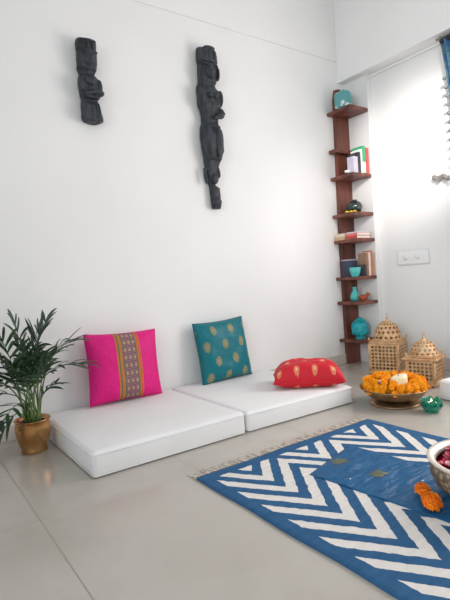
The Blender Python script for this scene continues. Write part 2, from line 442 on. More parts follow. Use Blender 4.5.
# ------------------------------------------------------------------ corner shelf
shelf = thing('corner_shelf', 'tall dark reddish wooden corner shelf with eight square ledges', 'shelf', (4.0, 3.5, 0))
bm = NB()
prof = [(.0, 0), (.195, 0), (.215, 1.5), (.215, 2.6), (.20, 2.82), (.15, 2.93), (.10, 2.965), (.04, 2.955), (.015, 2.85), (.012, 2.6), (-.01, 1.5)]
fr = [bm.verts.new((a, -.045, b)) for a, b in prof]; bk = [bm.verts.new((a, -.001, b)) for a, b in prof]
bm.faces.new(fr); bm.faces.new(bk[::-1])
for i in range(len(prof)): j = (i + 1) % len(prof); bm.faces.new((fr[i], bk[i], bk[j], fr[j]))
mesh_obj('spine', bm, m_wood, shelf, smooth=False)
BZ = [2.695, 2.30, 2.012, 1.613, 1.34, .947, .686, .281]    # ledge tops
for i, zt in enumerate(BZ):
    ye = -.20 if i == 1 else -.312
    lb = NB()
    if i == 1:      # the second one is cut to an L
        L_ = [(-.085, -.003), (-.085, -.10), (.13, -.10), (.13, -.155), (.205, -.155), (.205, -.003)]
        a_ = [lb.verts.new((p[0], p[1], zt - .034)) for p in L_]; b_ = [lb.verts.new((p[0], p[1], zt)) for p in L_]
        lb.faces.new(a_); lb.faces.new(b_[::-1])
        for k in range(6): lb.faces.new((a_[k], a_[(k + 1) % 6], b_[(k + 1) % 6], b_[k]))
    else: box(lb, -.085, .205, ye, -.003, zt - .034, zt, .005, 2)
    mesh_obj('ledge', lb, m_wood, shelf, smooth=False)

def T(i, dx, dy): return (3.915 + dx, 3.19 + dy, BZ[i] + .0006)   # point on ledge i, from its near corner
# books : width along local x (spine), depth along y, standing height z
def book(label, loc, th, dp, ht, col, rz=0, rx=0, ry=0, group='books on the corner shelf', flat=False):
    t = thing('book', label, 'book', loc, 0, group); t.rotation_euler = (rx, ry, rz)
    c = .004; bm = NB()
    box(bm, 0, th, 0, dp, 0, c) if False else None
    # cover: two boards and a spine at the near end (-y)
    box(bm, 0, c, 0, dp, 0, ht); box(bm, th - c, th, 0, dp, 0, ht); box(bm, c, th - c, 0, c, 0, ht)
    mesh_obj('cover', bm, cover('book_cover', col), t, smooth=False)
    mesh_obj('pages', box(NB(), c, th - c, c, dp - .006, .004, ht - .004), m_paper, t, smooth=False)
    return t
# ledge 3: books standing in a row along the wall, spines to the room
def srow(i, x, label, th, dp, ht, col, dy=.012, rz=0): return book(label, (3.915 + x, 3.19 + dy, BZ[i] + .0006), th, dp, ht, col, rz)
srow(2, .226, 'red book at the outer end of the upper row on the shelf', .050, .13, .27, (.50, .08, .07))
b = srow(2, .176, 'tall green and white book in the upper row of the shelf', .046, .13, .285, (.03, .36, .17))
mesh_obj('white_label', box(NB(), .003, .043, -.001, .0, .01, .12), m_plastic, b, smooth=False)['label'] = 'white lower half of the spine'
srow(2, .150, 'thin white book between the black and green upper books', .022, .13, .25, (.8, .78, .75))
srow(2, .108, 'black book beside the pale lavender one on the upper shelf', .034, .13, .215, (.03, .025, .03))
srow(2, .028, 'pale lavender book standing on the upper shelf', .070, .08, .165, (.50, .47, .57))
t = thing('tealight', 'small white tealight beside the pale lavender book', 'candle', T(2, -.03, .05))
mesh_obj('holder', lathe(NB(), [(0, 0), (.024, 0), (.028, .022), (.024, .022), (.022, .014), (0, .014)], 16), m_plastic, t)
mesh_obj('wax', lathe(NB(), [(.0, .014), (.021, .0145), (.021, .019), (0, .019)], 16), m_candle, t)

# ledge 1: floral teal jar
t = thing('ceramic_jar', 'square teal ceramic jar with pale flowers on the topmost ledge', 'jar', T(0, .10, .155), .5)
bm = NB(); box(bm, -.085, .085, -.085, .085, 0, .175, .035, 4); mesh_obj('body', bm, m_floral, t)
mesh_obj('lid', lathe(NB(), [(0, .0), (.06, .0), (.062, .008), (.045, .016), (.012, .019), (.012, .026), (.016, .034), (0, .038)], 24), m_mint, t, (0, 0, .175))

# ledge 4: mirror ball vase and yellow flowers
t = thing('round_vase', 'dark shiny round vase on the fourth ledge down', 'vase', T(3, .15, .13))
mesh_obj('body', lathe(NB(), [(0, 0), (.04, 0), (.066, .018), (.08, .05), (.082, .075), (.07, .105), (.045, .125), (.03, .132), (.034, .142), (.028, .142), (.024, .13), (0, .12)], 28), m_gun, t)
mesh_obj('collar', lathe(NB(), [(.031, 0), (.037, .004), (.031, .008)], 20), m_crystal, t, (0, 0, .136))
for k, (dx, dy) in enumerate(((.03, .13), (.055, .10), (.08, .072))):
    bm = NB()
    for a in range(8):
        an = a * PI / 4; ell(bm, (.012 * math.cos(an), .012 * math.sin(an), .012), (.011, .011, .008), n=8)
    ell(bm, (0, 0, .017), .009, n=8)
    tag(mesh_obj('yellow_flower', bm, m_yellow, None, T(3, dx, dy)), 'small yellow flower lying in front of the dark round vase', 'flower', 'yellow flowers on the shelf')

# ledge 5: lying books
def lying(i, dx, dy, z, label, w_, d_, th, col, rz=0):
    t = thing('book', label, 'book', (3.915 + dx, 3.19 + dy, BZ[i] + z + .0006), rz, 'books on the corner shelf')
    c = .003; bm = NB()
    box(bm, 0, w_, 0, d_, 0, c); box(bm, 0, w_, 0, d_, th - c, th); box(bm, 0, c, 0, d_, c, th - c)
    mesh_obj('cover', bm, cover('book_cover', col), t, smooth=False)
    mesh_obj('pages', box(NB(), c, w_ - .004, .004, d_ - .004, c, th - c), m_paper, t, smooth=False)
lying(4, .008, .165, 0, 'lower cream book of the pair lying flat on the shelf', .2, .14, .034, (.50, .36, .22))
lying(4, .012, .168, .0345, 'upper cream book of the pair lying flat on the shelf', .19, .13, .034, (.66, .55, .42))
lying(4, .012, .004, 0, 'dark red book at the bottom of the lying stack', .22, .155, .03, (.42, .05, .04))
lying(4, .018, .006, .0305, 'pink red book in the middle of the lying stack', .21, .15, .028, (.62, .16, .13))
lying(4, .025, .010, .059, 'thin pale blue book on top of the lying stack', .19, .14, .012, (.55, .60, .72))

# ledge 6
srow(5, .252, 'tan book at the outer end of the lower row on the shelf', .034, .11, .235, (.42, .26, .18))
srow(5, .222, 'orange red book in the lower row of the shelf', .026, .11, .262, (.50, .16, .08))
srow(5, .188, 'cream white book in the lower row of the shelf', .030, .11, .245, (.68, .62, .55))
srow(5, .154, 'brown book beside the cream one in the lower row', .030, .11, .24, (.30, .17, .11))
srow(5, .120, 'dark grey book at the inner end of the lower row', .022, .14, .12, (.05, .05, .06))
t = thing('keepsake_box', 'dark blue box with a pale lid line behind the mint cup', 'box', T(5, .10, .20))
mesh_obj('box_body', box(NB(), -.05, .05, -.068, .06, 0, .17, .004, 1), cover('navy_card', (.03, .04, .075)), t, smooth=False)
mesh_obj('box_lid', box(NB(), -.055, .055, -.072, .064, .17, .185, .003, 1), cover('grey_card', (.30, .32, .38)), t, smooth=False)
t = thing('cup', 'mint teal cup in front of the dark blue box', 'cup', T(5, .015, .055))
mesh_obj('cup_body', lathe(NB(), [(0, 0), (.032, 0), (.036, .006), (.05, .04), (.060, .095), (.056, .095), (.046, .04), (.03, .012), (0, .010)], 28), m_mint, t)
mesh_obj('foot_ring', lathe(NB(), [(.030, 0), (.035, 0), (.035, .004), (.030, .004)], 24), m_mint, t)

# ledge 7: teal vase and clay bird
t = thing('bud_vase', 'small mint vase on the seventh ledge beside the clay bird', 'vase', T(6, .11, .155))
mesh_obj('body', lathe(NB(), [(0, 0), (.032, 0), (.046, .02), (.048, .05), (.036, .085), (.022, .11), (.020, .135), (.028, .148), (.022, .148), (.016, .13), (0, .11)], 26), m_mint, t)
mesh_obj('rim', lathe(NB(), [(.025, 0), (.030, .003), (.025, .006)], 20), m_mint, t, (0, 0, .144))
bm = NB(); ell(bm, (0, 0, .035), (.048, .028, .03)); ell(bm, (-.042, 0, .068), .02); ell(bm, (.05, 0, .045), (.035, .013, .010), Matrix.Rotation(-.4, 3, 'Y').to_euler())
ell(bm, (-.066, 0, .066), (.012, .005, .004)); ell(bm, (-.03, 0, .05), (.018, .02, .02)); ell(bm, (0, 0, .008), (.03, .022, .009))
tag(mesh_obj('bird_figurine', remesh(bm, .004, 2), m_rust, None, T(6, .14, .065), (0, 0, 2.2)), 'red brown clay bird figurine on the seventh ledge', 'figurine')

# ledge 8: turquoise head
bm = NB()
ell(bm, (0, 0, .105), (.084, .076, .098), n=24)          # skull and face  (faces -y)
ell(bm, (0, -.018, .078), (.070, .066, .072), n=24)
ell(bm, (0, 0, .203), (.036, .036, .024))
ell(bm, (0, -.078, .092), (.009, .014, .026)); ell(bm, (0, -.083, .078), (.013, .011, .009))        # nose
for s in (-1, 1):
    ell(bm, (s * .028, -.067, .108), (.018, .010, .007)); ell(bm, (s * .028, -.066, .126), (.022, .009, .004))
    ell(bm, (s * .078, -.002, .078), (.011, .018, .044)); ell(bm, (s * .04, -.052, .068), (.02, .018, .02))
    ell(bm, (s * .010, -.078, .053), (.013, .009, .005))
ell(bm, (0, -.077, .046), (.016, .009, .006)); ell(bm, (0, -.066, .027), (.016, .014, .012))
lathe(bm, [(0, 0), (.058, 0), (.056, .01), (.044, .03), (.044, .05), (0, .05)], 24)
bm = remesh(bm, .0035, 2)
t = thing('carved_head', 'turquoise sculpted head with curled hair on the lowest ledge', 'sculpture', T(7, .15, .14), -.75)
mesh_obj('face', bm, m_turq, t)
bm = NB()
N_ = 150; ga = PI * (3 - math.sqrt(5))
for k in range(N_):
    zz = 1 - 2 * (k + .5) / N_; r = math.sqrt(1 - zz * zz); a = ga * k
    d = Vector((r * math.cos(a), r * math.sin(a), zz))
    if d.z < .0 and d.y < .35: continue
    if d.y < -.05 and d.z < .60 + .1 * abs(d.x): continue
    if d.z < -.35: continue
    ell(bm, (d.x * .086, d.y * .074, .108 + d.z * .099), .0115, n=8)
mesh_obj('hair_curls', bm, m_turq, t)

# ------------------------------------------------------------------ black carved figures on the wall
def carved(rows, yb, depth, seedv):
    """rows: (x_left, x_right, z, depth factor)"""
    bm = NB(); n = 28; rings = []
    rows = sorted(rows, key=lambda r: r[2]); fine = []
    for a, b in zip(rows, rows[1:]):
        steps = max(1, int((b[2] - a[2]) / .012))
        for k in range(steps):
            q = k / steps; q = q * q * (3 - 2 * q); fine.append([a[i] + (b[i] - a[i]) * q for i in range(4)])
    fine.append(list(rows[-1]))
    for xl, xr, z, d in fine:
        cx, hw = (xl + xr) / 2, (xr - xl) / 2; ring = []
        for k in range(n):
            a = 2 * PI * k / n; ca, sa = math.cos(a), math.sin(a)
            px = cx + hw * math.copysign(abs(ca) ** .62, ca); py = math.copysign(abs(sa) ** .7, sa)
            py = yb - depth * d * (.5 + .5 * (-py)) if True else 0
            nn = noise.noise(Vector((px * 26, a * 2 + seedv, z * 22))) * .006
            px += nn * ca; py = min(yb, py + abs(nn) * -sa * .6)
            ring.append(bm.verts.new((px, py, z)))
        rings.append(ring)
    for A, B in zip(rings, rings[1:]):
        for k in range(n): bm.faces.new((A[k], A[(k + 1) % n], B[(k + 1) % n], B[k]))
    bm.faces.new(rings[0][::-1]); bm.faces.new(rings[-1]); return bm
YW = 3.4995
def add_details(bm, items):
    for it in items:
        c, r = it[0], it[1]; rot = Matrix.Rotation(it[2], 3, 'Y').to_euler() if len(it) > 2 else None
        ell(bm, c, r, rot, 14)
# fragment on the left (upper body)
ox, oz = 1.30, 2.232
R1 = [(1.236, 1.360, 2.836, .8), (1.229, 1.378, 2.812, 1), (1.229, 1.376, 2.752, 1), (1.238, 1.366, 2.742, .8), (1.231, 1.376, 2.732, 1.02), (1.226, 1.370, 2.62, .95), (1.236, 1.362, 2.60, .75), (1.243, 1.353, 2.585, .7), (1.232, 1.374, 2.553, .95), (1.228, 1.380, 2.50, 1), (1.232, 1.384, 2.44, 1.05), (1.236, 1.382, 2.42, .9), (1.244, 1.365, 2.405, .7), (1.238, 1.376, 2.36, .85), (1.231, 1.392, 2.262, 1), (1.242, 1.392, 2.243, 1), (1.290, 1.358, 2.232, .95)]
bm = carved(R1, YW, .105, 1.3)
D = YW - .105
dt = [((1.303, D, 2.685), (.046, .028, .052)), ((1.303, D - .022, 2.68), (.010, .018, .022)), ((1.28, D - .02, 2.70), (.013, .010, .007)), ((1.325, D - .02, 2.70), (.013, .010, .007)), ((1.303, D - .020, 2.648), (.018, .010, .006)),
      ((1.303, D + .004, 2.735), (.074, .030, .010)), ((1.303, D + .004, 2.81), (.066, .03, .012)), ((1.30, D + .004, 2.775), (.012, .02, .03)), ((1.265, D + .004, 2.775), (.010, .018, .028)), ((1.34, D + .004, 2.775), (.010, .018, .028)),
      ((1.236, D + .03, 2.50), (.022, .04, .065)), ((1.376, D + .03, 2.49), (.020, .04, .060)), ((1.385, D + .02, 2.445), (.020, .03, .020)), ((1.31, D - .008, 2.435), (.068, .022, .016), -.25), ((1.303, D - .004, 2.52), (.045, .02, .035)),
      ((1.303, D + .012, 2.402), (.066, .028, .009))]
for k in range(6): dt.append(((1.256 + k * .020, D + .008, 2.318), (.008, .016, .050), .03 * (k - 2.5) * -1))
add_details(bm, dt)
bm = remesh(bm, .0055, 1)
tag(mesh_obj('wall_carving', bm, m_black), 'short black carved wooden figure fragment on the wall above the magenta cushion', 'carving')
# complete figure
R2 = [(2.290, 2.458, 3.005, .7), (2.282, 2.470, 2.985, .95), (2.280, 2.472, 2.885, 1), (2.292, 2.455, 2.868, .8), (2.286, 2.458, 2.85, .95), (2.283, 2.450, 2.72, .95), (2.278, 2.444, 2.695, .75), (2.262, 2.450, 2.672, .8), (2.258, 2.480, 2.63, 1), (2.260, 2.478, 2.51, 1), (2.280, 2.470, 2.475, .9), (2.292, 2.455, 2.42, .8), (2.290, 2.452, 2.37, .75), (2.266, 2.468, 2.31, .95), (2.264, 2.482, 2.23, 1), (2.272, 2.482, 2.13, 1), (2.288, 2.450, 2.05, .9), (2.302, 2.420, 1.98, .75), (2.318, 2.400, 1.92, .6), (2.326, 2.385, 1.86, .5), (2.338, 2.390, 1.835, .5), (2.338, 2.432, 1.81, .6), (2.346, 2.436, 1.66, .6), (2.356, 2.432, 1.633, .5)]
bm = carved(R2, YW, .115, 6.1); D = YW - .115
dt = [((2.37, D, 2.79), (.050, .030, .060)), ((2.37, D - .024, 2.785), (.011, .018, .024)), ((2.345, D - .021, 2.805), (.014, .010, .007)), ((2.395, D - .021, 2.805), (.014, .010, .007)), ((2.37, D - .022, 2.752), (.019, .010, .006)),
      ((2.37, D + .004, 2.85), (.086, .030, .010)), ((2.375, D + .006, 2.93), (.014, .024, .05)), ((2.33, D + .006, 2.93), (.012, .02, .045)), ((2.42, D + .006, 2.93), (.012, .02, .045)), ((2.375, D + .01, 2.995), (.06, .03, .014)),
      ((2.455, D + .02, 2.79), (.014, .03, .06)), ((2.29, D + .03, 2.78), (.014, .03, .06)),
      ((2.275, D + .03, 2.57), (.022, .045, .085)), ((2.468, D + .03, 2.58), (.022, .045, .075)), ((2.462, D + .03, 2.455), (.034, .05, .046), -.5), ((2.43, D - .005, 2.42), (.07, .024, .020), -.45), ((2.345, D - .01, 2.585), (.026, .022, .026)), ((2.402, D - .01, 2.585), (.026, .022, .026)),
      ((2.37, D + .006, 2.33), (.074, .022, .012)), ((2.332, D + .002, 2.19), (.038, .030, .13), -.05), ((2.416, D + .002, 2.19), (.040, .030, .13), .08), ((2.37, D + .01, 2.055), (.07, .03, .012)),
      ((2.410, D + .06, 1.965), (.022, .03, .07), -.30), ((2.285, D + .06, 1.905), (.014, .022, .07), -.1), ((2.285, D + .06, 1.965), (.02, .02, .016)), ((2.39, D + .06, 1.69), (.045, .035, .035)), ((2.375, D + .05, 1.89), (.035, .03, .05), .1)]
for k in range(5): dt.append(((2.31 + k * .03, D + .004, 2.27), (.006, .022, .05)))
add_details(bm, dt)
bm = remesh(bm, .0055, 1)
tag(mesh_obj('wall_carving', bm, m_black), 'long black carved wooden standing figure on the wall above the teal cushion', 'carving')

# ------------------------------------------------------------------ potted palm
PX, PY = .655, 3.155
palm = thing('potted_palm', 'green feathery palm in a hammered copper pot beside the mattress', 'plant', (PX, PY, 0))
pot_prof = [(0, 0), (.072, 0), (.079, .008), (.075, .02), (.094, .07), (.106, .13), (.108, .165), (.101, .19), (.106, .20), (.113, .206), (.107, .210), (.098, .2), (.093, .175), (0, .17)]
mesh_obj('pot', lathe(NB(), pot_prof, 40, fn=lambda a, z: 1 + .012 * math.sin(9 * a + 20 * z) * (1 if z < .18 else 0)), m_copper, palm)
bm = lathe(NB(), [(0, .012), (.05, .010), (.094, .0)], 28)
for v in bm.verts: v.co.z += .006 * noise.noise(v.co * 40)
mesh_obj('soil', bm, m_soil, palm, (0, 0, .184))
def leaflet(bm, base, dirv, L, W, droop, up):
    side = dirv.cross(up).normalized(); n = 6; prev = None
    for k in range(n + 1):
        q = k / n; p = base + dirv * (L * q) + Vector((0, 0, -1)) * (droop * L * q * q)
        wd = W * (math.sin(PI * min(1, q * .92 + .08)) ** .6) * (1 if q < 1 else 0)
        fold = up * (wd * .35)
        if k == n: cur = (bm.verts.new(p),)
        else: cur = (bm.verts.new(p - side * wd + fold), bm.verts.new(p), bm.verts.new(p + side * wd + fold))
        if prev:
            if len(cur) == 3:
                bm.faces.new((prev[0], prev[1], cur[1], cur[0])); bm.faces.new((prev[1], prev[2], cur[2], cur[1]))
            else: bm.faces.new((prev[0], prev[1], cur[0])); bm.faces.new((prev[1], prev[2], cur[0]))
        prev = cur
def frond(base, tip, sag, nl, L, rs, stem_r=.0058, wl=.0115):
    """arching stalk from base to tip (thing space) with paired narrow leaflets"""
    rr = random.Random(rs)
    b, t_ = Vector(base), Vector(tip); mid = (b + t_) / 2 + Vector((0, 0, sag)) + Vector(((b - t_).x * .28, (b - t_).y * .28, 0))
    P = [(1 - q) ** 2 * b + 2 * q * (1 - q) * mid + q * q * t_ for q in [i / 16 for i in range(17)]]
    root = mesh_obj('frond', tube(NB(), P, [stem_r * (1 - .75 * i / 16) for i in range(17)], 6), m_stem, palm)
    bm = NB()
    for k in range(nl):
        q = .56 + .44 * k / (nl - 1); i = min(15, int(q * 16)); p = P[i].lerp(P[i + 1], q * 16 - i)
        tg = (P[i + 1] - P[i]).normalized(); sd = tg.cross(Vector((0, 0, 1)))
        sd = sd.normalized() if sd.length > .05 else Vector((1, 0, 0)); up = sd.cross(tg).normalized()
        env = .55 + .45 * math.sin(PI * (k + .8) / (nl + .4)); ang = .95 - .55 * k / nl
        for s in (-1, 1):
            a = ang + rr.uniform(-.15, .15)
            d = (tg * math.cos(a) + sd * s * math.sin(a) + up * rr.uniform(.0, .35)).normalized()
            wpos = Vector((PX, PY, 0)) + p + d * L
            if wpos.y > 3.47: d.y -= (wpos.y - 3.46) / L; d.normalize()
            leaflet(bm, p, d, L * env * rr.uniform(.85, 1.12), wl, rr.uniform(.1, .5), up)
    leaflet(bm, P[-1], (P[-1] - P[-2]).normalized(), L * .7, wl, .25, Vector((0, -.3, 1)).normalized())
    bl = mesh_obj('leaflets', bm, m_leaf, root)
    for v in bl.data.vertices:
        if v.co.y + PY > 3.485: v.co.y = 3.485 - PY
# tips relative to pot centre: x right, y towards wall, z up
FR = [((.25, -.05, .66), .20, 6, .24), ((.15, .08, .80), .10, 6, .22), ((.07, -.05, .74), .08, 6, .24), ((-.04, .08, .80), .06, 6, .22), ((-.14, -.05, .72), .08, 6, .24),
      ((-.24, .02, .68), .14, 6, .24), ((-.32, -.12, .52), .16, 6, .22), ((.15, -.14, .62), .12, 6, .20), ((.04, -.18, .60), .10, 6, .22), ((-.14, -.18, .54), .12, 6, .22),
      ((.15, -.02, .40), .10, 4, .13), ((-.20, -.2, .28), .18, 5, .17), ((-.22, -.08, .12), .22, 5, .16), ((.02, .10, .62), .06, 6, .2), ((-.17, .10, .62), .08, 6, .2),
      ((-.05, -.05, .66), .04, 6, .22), ((-.34, .05, .36), .20, 5, .18), ((.0, -.12, .50), .06, 5, .16), ((.10, -.10, .56), .08, 7, .2), ((-.08, .0, .54), .05, 7, .2), ((.05, .05, .58), .05, 7, .2), ((-.22, .0, .46), .12, 6, .18), ((.30, -.08, .52), .2, 5, .2)]
for k, (tip, sag, nl, L) in enumerate(FR):
    a = k * 2.4; frond((.045 * math.cos(a), .045 * math.sin(a), .19), tip, sag, nl, L, k)

# ------------------------------------------------------------------ rug and runner
RX, RY = 0, 0
rug = thing('woven_rug', 'blue and white chevron flatweave rug with cream fringe', 'rug', (0, 0, 0))
bm = NB(); nx, ny = 60, 100
def rz_(x, y): return .011 + .0012 * noise.noise(Vector((x * 3, y * 3, 0)))
def redge(x, y):
    return x + .006 * noise.noise(Vector((y * 4, x, 2))) * (1 if abs(x - 1.85) > .6 else 0), y
gt, gb = {}, {}
for i in range(nx + 1):
    for j in range(ny + 1):
        X, Y = 1.18 + 1.35 * i / nx, -.45 + 2.505 * j / ny; ex, ey = redge(X, Y)
        gt[i, j] = bm.verts.new((ex, ey, rz_(X, Y))); gb[i, j] = bm.verts.new((ex, ey, .001)) if (i in (0, nx) or j in (0, ny)) else None
for i in range(nx):
    for j in range(ny): bm.faces.new((gt[i, j], gt[i + 1, j], gt[i + 1, j + 1], gt[i, j + 1]))
for i in range(nx):
    for j in (0, ny): bm.faces.new((gt[i, j], gt[i + 1, j], gb[i + 1, j], gb[i, j]))
for j in range(ny):
    for i in (0, nx): bm.faces.new((gt[i, j], gt[i, j + 1], gb[i, j + 1], gb[i, j]))
mesh_obj('rug_weave', bm, m_rug, rug)
for yend, sgn in ((2.053, 1), (-.448, -1)):
    bm = NB()
    k = 1.182
    while k < 2.53:
        L = rnd.uniform(.05, .09); kk = k + rnd.uniform(-.004, .004); b2 = rnd.uniform(-.03, .03)
        pts = [(kk, yend - sgn * .006, .008), (kk + b2 * .2, yend + sgn * L * .3, .006), (kk + b2 * .6, yend + sgn * L * .7, .0045), (kk + b2 + rnd.uniform(-.01, .01), yend + sgn * L, .0042)]
        tube(bm, pts, [.0042, .0036, .0028, .0022], 5); k += .017
    mesh_obj('fringe', bm, m_fringe, rug)['label'] = 'cream knotted cotton fringe along the short edge'

BLx, BLy = 1.985, .975        # big bowl centre
bm = NB(); nx, ny = 40, 110
A, B = Vector((1.615, 1.685)), Vector((2.055, 1.805)); A2, B2 = Vector((1.75, .2)), Vector((2.22, .2))
grid = {}
for s in (0, 1):
    for i in range(nx + 1):
        for j in range(ny + 1):
            u_, v_ = i / nx, j / ny
            p = A.lerp(B, u_).lerp(A2.lerp(B2, u_), v_)
            wav = .026 * max(0, noise.noise(Vector((p.x * 3 + p.y * 2.0, p.y * 9 - p.x * 6, 1.0)))) + .006 * max(0, noise.noise(Vector((p.x * 14, p.y * 16, 5))))
            e = min(u_, 1 - u_, v_, 1 - v_); wav *= min(1, .35 + e * 8)
            dd = math.hypot(p.x - BLx, p.y - BLy)
            wav *= min(1, max(0, (dd - .24) / .12))
            zt = .0135 + wav
            edge = .008 * noise.noise(Vector((p.y * 5, 9, p.x * 5))) * (1 if e < .03 else 0)
            grid[s, i, j] = bm.verts.new((p.x + edge, p.y + edge, zt - (.0018 if s else 0)))
for s in (0, 1):
    for i in range(nx):
        for j in range(ny): bm.faces.new((grid[s, i, j], grid[s, i + 1, j], grid[s, i + 1, j + 1], grid[s, i, j + 1]))
for i in range(nx):
    for j in (0, ny): bm.faces.new((grid[0, i, j], grid[0, i + 1, j], grid[1, i + 1, j], grid[1, i, j]))
for j in range(ny):
    for i in (0, nx): bm.faces.new((grid[0, i, j], grid[0, i, j + 1], grid[1, i, j + 1], grid[1, i, j]))
rv = {}
runner = thing('table_runner', 'deep blue silk runner laid over the chevron rug', 'cloth')
bvh = BVHTree.FromBMesh(bm)
mesh_obj('runner_cloth', bm, m_runner, runner)
def drape(x, y):
    h = bvh.ray_cast(Vector((x, y, 1)), Vector((0, 0, -1)))[0]; return (h.z if h else .015)
def leafmotif(cx, cy, sc, rot):
    bm = NB()
    for k in range(7):
        a = rot + (k - 3) * .42; L = sc * (1.0 if k == 3 else .85 - .06 * abs(k - 3))
        n = 6; prev = None
        for i in range(n + 1):
            q = i / n; w_ = .13 * L * math.sin(PI * q) ** .8
            p = Vector((cx + math.cos(a) * L * (q * .9 + .1), cy + math.sin(a) * L * (q * .9 + .1))); sd = Vector((-math.sin(a), math.cos(a)))
            l_, r_ = p + sd * w_, p - sd * w_
            cur = (bm.verts.new((*l_, drape(*l_) + .0012)), bm.verts.new((*r_, drape(*r_) + .0012)))
            if prev: bm.faces.new((prev[0], prev[1], cur[1], cur[0]))
            prev = cur
    ring = []
    for i in range(14):
        a = 2 * PI * i / 14; px_, py_ = cx + .2 * sc * math.cos(a) - .12 * sc * math.cos(rot), cy + .2 * sc * math.sin(a) - .12 * sc * math.sin(rot)
        ring.append(bm.verts.new((px_, py_, drape(px_, py_) + .0012)))
    bm.faces.new(ring)
    mesh_obj('embroidered_motif', bm, m_embroid, runner)['label'] = 'dull gold leaf motif embroidered on the blue runner'
leafmotif(1.845, 1.665, .085, 1.9); leafmotif(1.86, 1.435, .08, 2.4); leafmotif(1.90, .62, .06, 2.0)
def dotm(cx, cy):
    ring = []; bm = NB()
    for i in range(8):
        a = PI * i / 4; ring.append(bm.verts.new((cx + .005 * math.cos(a), cy + .005 * math.sin(a), drape(cx, cy) + .0018)))
    bm.faces.new(ring); mesh_obj('sequin', bm, m_plastic, runner)
dotm(1.70, 1.50); dotm(1.93, 1.27)

# ------------------------------------------------------------------ marigolds
def marigold_mesh(mat, R=.038, seed=1, rings=((.12, 6), (.38, 10), (.68, 14), (1.0, 17), (1.35, 18), (1.7, 16))):
    rr = random.Random(seed); bm = NB()
    for th, n in rings:
        for k in range(n):
            ph = 2 * PI * (k + rr.random() * .6) / n; t_ = th + rr.uniform(-.08, .08)
            d = Vector((math.sin(t_) * math.cos(ph), math.sin(t_) * math.sin(ph), math.cos(t_)))
            a = d.cross(Vector((0, 0, 1)) if abs(d.z) < .98 else Vector((1, 0, 0))).normalized(); b_ = a.cross(d)
            c0 = d * R * .5; W = R * (.24 if len(rings) < 8 else .15)
            e = rr.uniform(.88, 1.06)
            tilt = b_ * R * .12 * rr.uniform(-1, 1)
            v0 = bm.verts.new(c0 - a * W * .4); v1 = bm.verts.new(c0 + a * W * .4)
            v2 = bm.verts.new(d * R * .85 * e + a * W + tilt + b_ * R * .05); v3 = bm.verts.new(d * R * .85 * e - a * W + tilt + b_ * R * .05)
            v4 = bm.verts.new(d * R * e * .98 + tilt * 1.6 - b_ * R * .08)
            v5 = bm.verts.new(d * R * e * .93 + a * W * .6 + tilt + b_ * R * .12); v6 = bm.verts.new(d * R * e * .93 - a * W * .6 + tilt + b_ * R * .12)
            bm.faces.new((v0, v1, v2, v3)); bm.faces.new((v3, v2, v5, v6)); bm.faces.new((v6, v5, v4))
    for v in bm.verts: v.co.z *= .86
    ell(bm, (0, 0, 0), (R * .78, R * .78, R * .64), n=10)
    return bm
protos = []
DX, DY = 3.0, 2.17
dish = thing('offering_bowl', 'wide low brass bowl heaped with orange marigolds on the floor', 'bowl', (DX, DY, 0))
mesh_obj('bowl_body', lathe(NB(), [(.0, .035), (.11, .032), (.19, .06), (.232, .105), (.252, .122), (.256, .128), (.248, .130), (.23, .115), (.18, .075), (.10, .05), (0, .048)], 56), m_dishmetal, dish)
mesh_obj('foot', lathe(NB(), [(0, .001), (.175, .001), (.185, .006), (.18, .014), (.13, .022), (.10, .034), (0, .036)], 48), m_dishmetal, dish)
for k in range(3):
    o = mesh_obj('marigold', marigold_mesh(m_mari, .037, k + 1), m_mari); protos.append(o)
pos = []; rr = random.Random(5)
CX, CY = DX + .0, DY - .05          # candle spot
for lay, (zz, rad, n) in enumerate(((.125, .215, 22), (.135, .17, 17), (.150, .125, 12), (.165, .06, 6), (.160, .205, 22), (.182, .165, 18), (.200, .115, 12), (.205, .06, 6))):
    for k in range(n):
        a = 2 * PI * (k + .5 * (lay % 2)) / n + rr.uniform(-.06, .06); r = rad + rr.uniform(-.012, .012)
        p = Vector((DX + r * math.cos(a), DY + r * math.sin(a), zz + rr.uniform(-.008, .008)))
        if (p.xy - Vector((CX, CY))).length < .080 and p.z > .1: continue
        if p.z > .15 and -.155 < (p.x - CX) * .81 + (p.y - CY) * .59 < .0 and abs((p.x - CX) * .59 - (p.y - CY) * .81) < .07: p.z -= .03
        if (p.xy - Vector((DX - .115, DY + .045))).length < .04 and p.z > .15: continue
        pos.append(p)
for k, p in enumerate(pos):
    d = Vector((p.x - DX, p.y - DY, .22)); e = d.to_track_quat('Z', 'Y').to_euler()
    o = protos[k] if k < 3 else protos[k % 3].copy()
    if k >= 3: C.objects.link(o)
    o.location = p; o.rotation_euler = (e.x + rr.uniform(-.2, .2), e.y + rr.uniform(-.2, .2), rr.uniform(0, 6)); s_ = rr.uniform(.76, .94); o.scale = (s_,) * 3
    tag(o, 'orange marigold head among those heaped in the brass bowl', 'marigold', 'marigold heads heaped in the brass bowl')

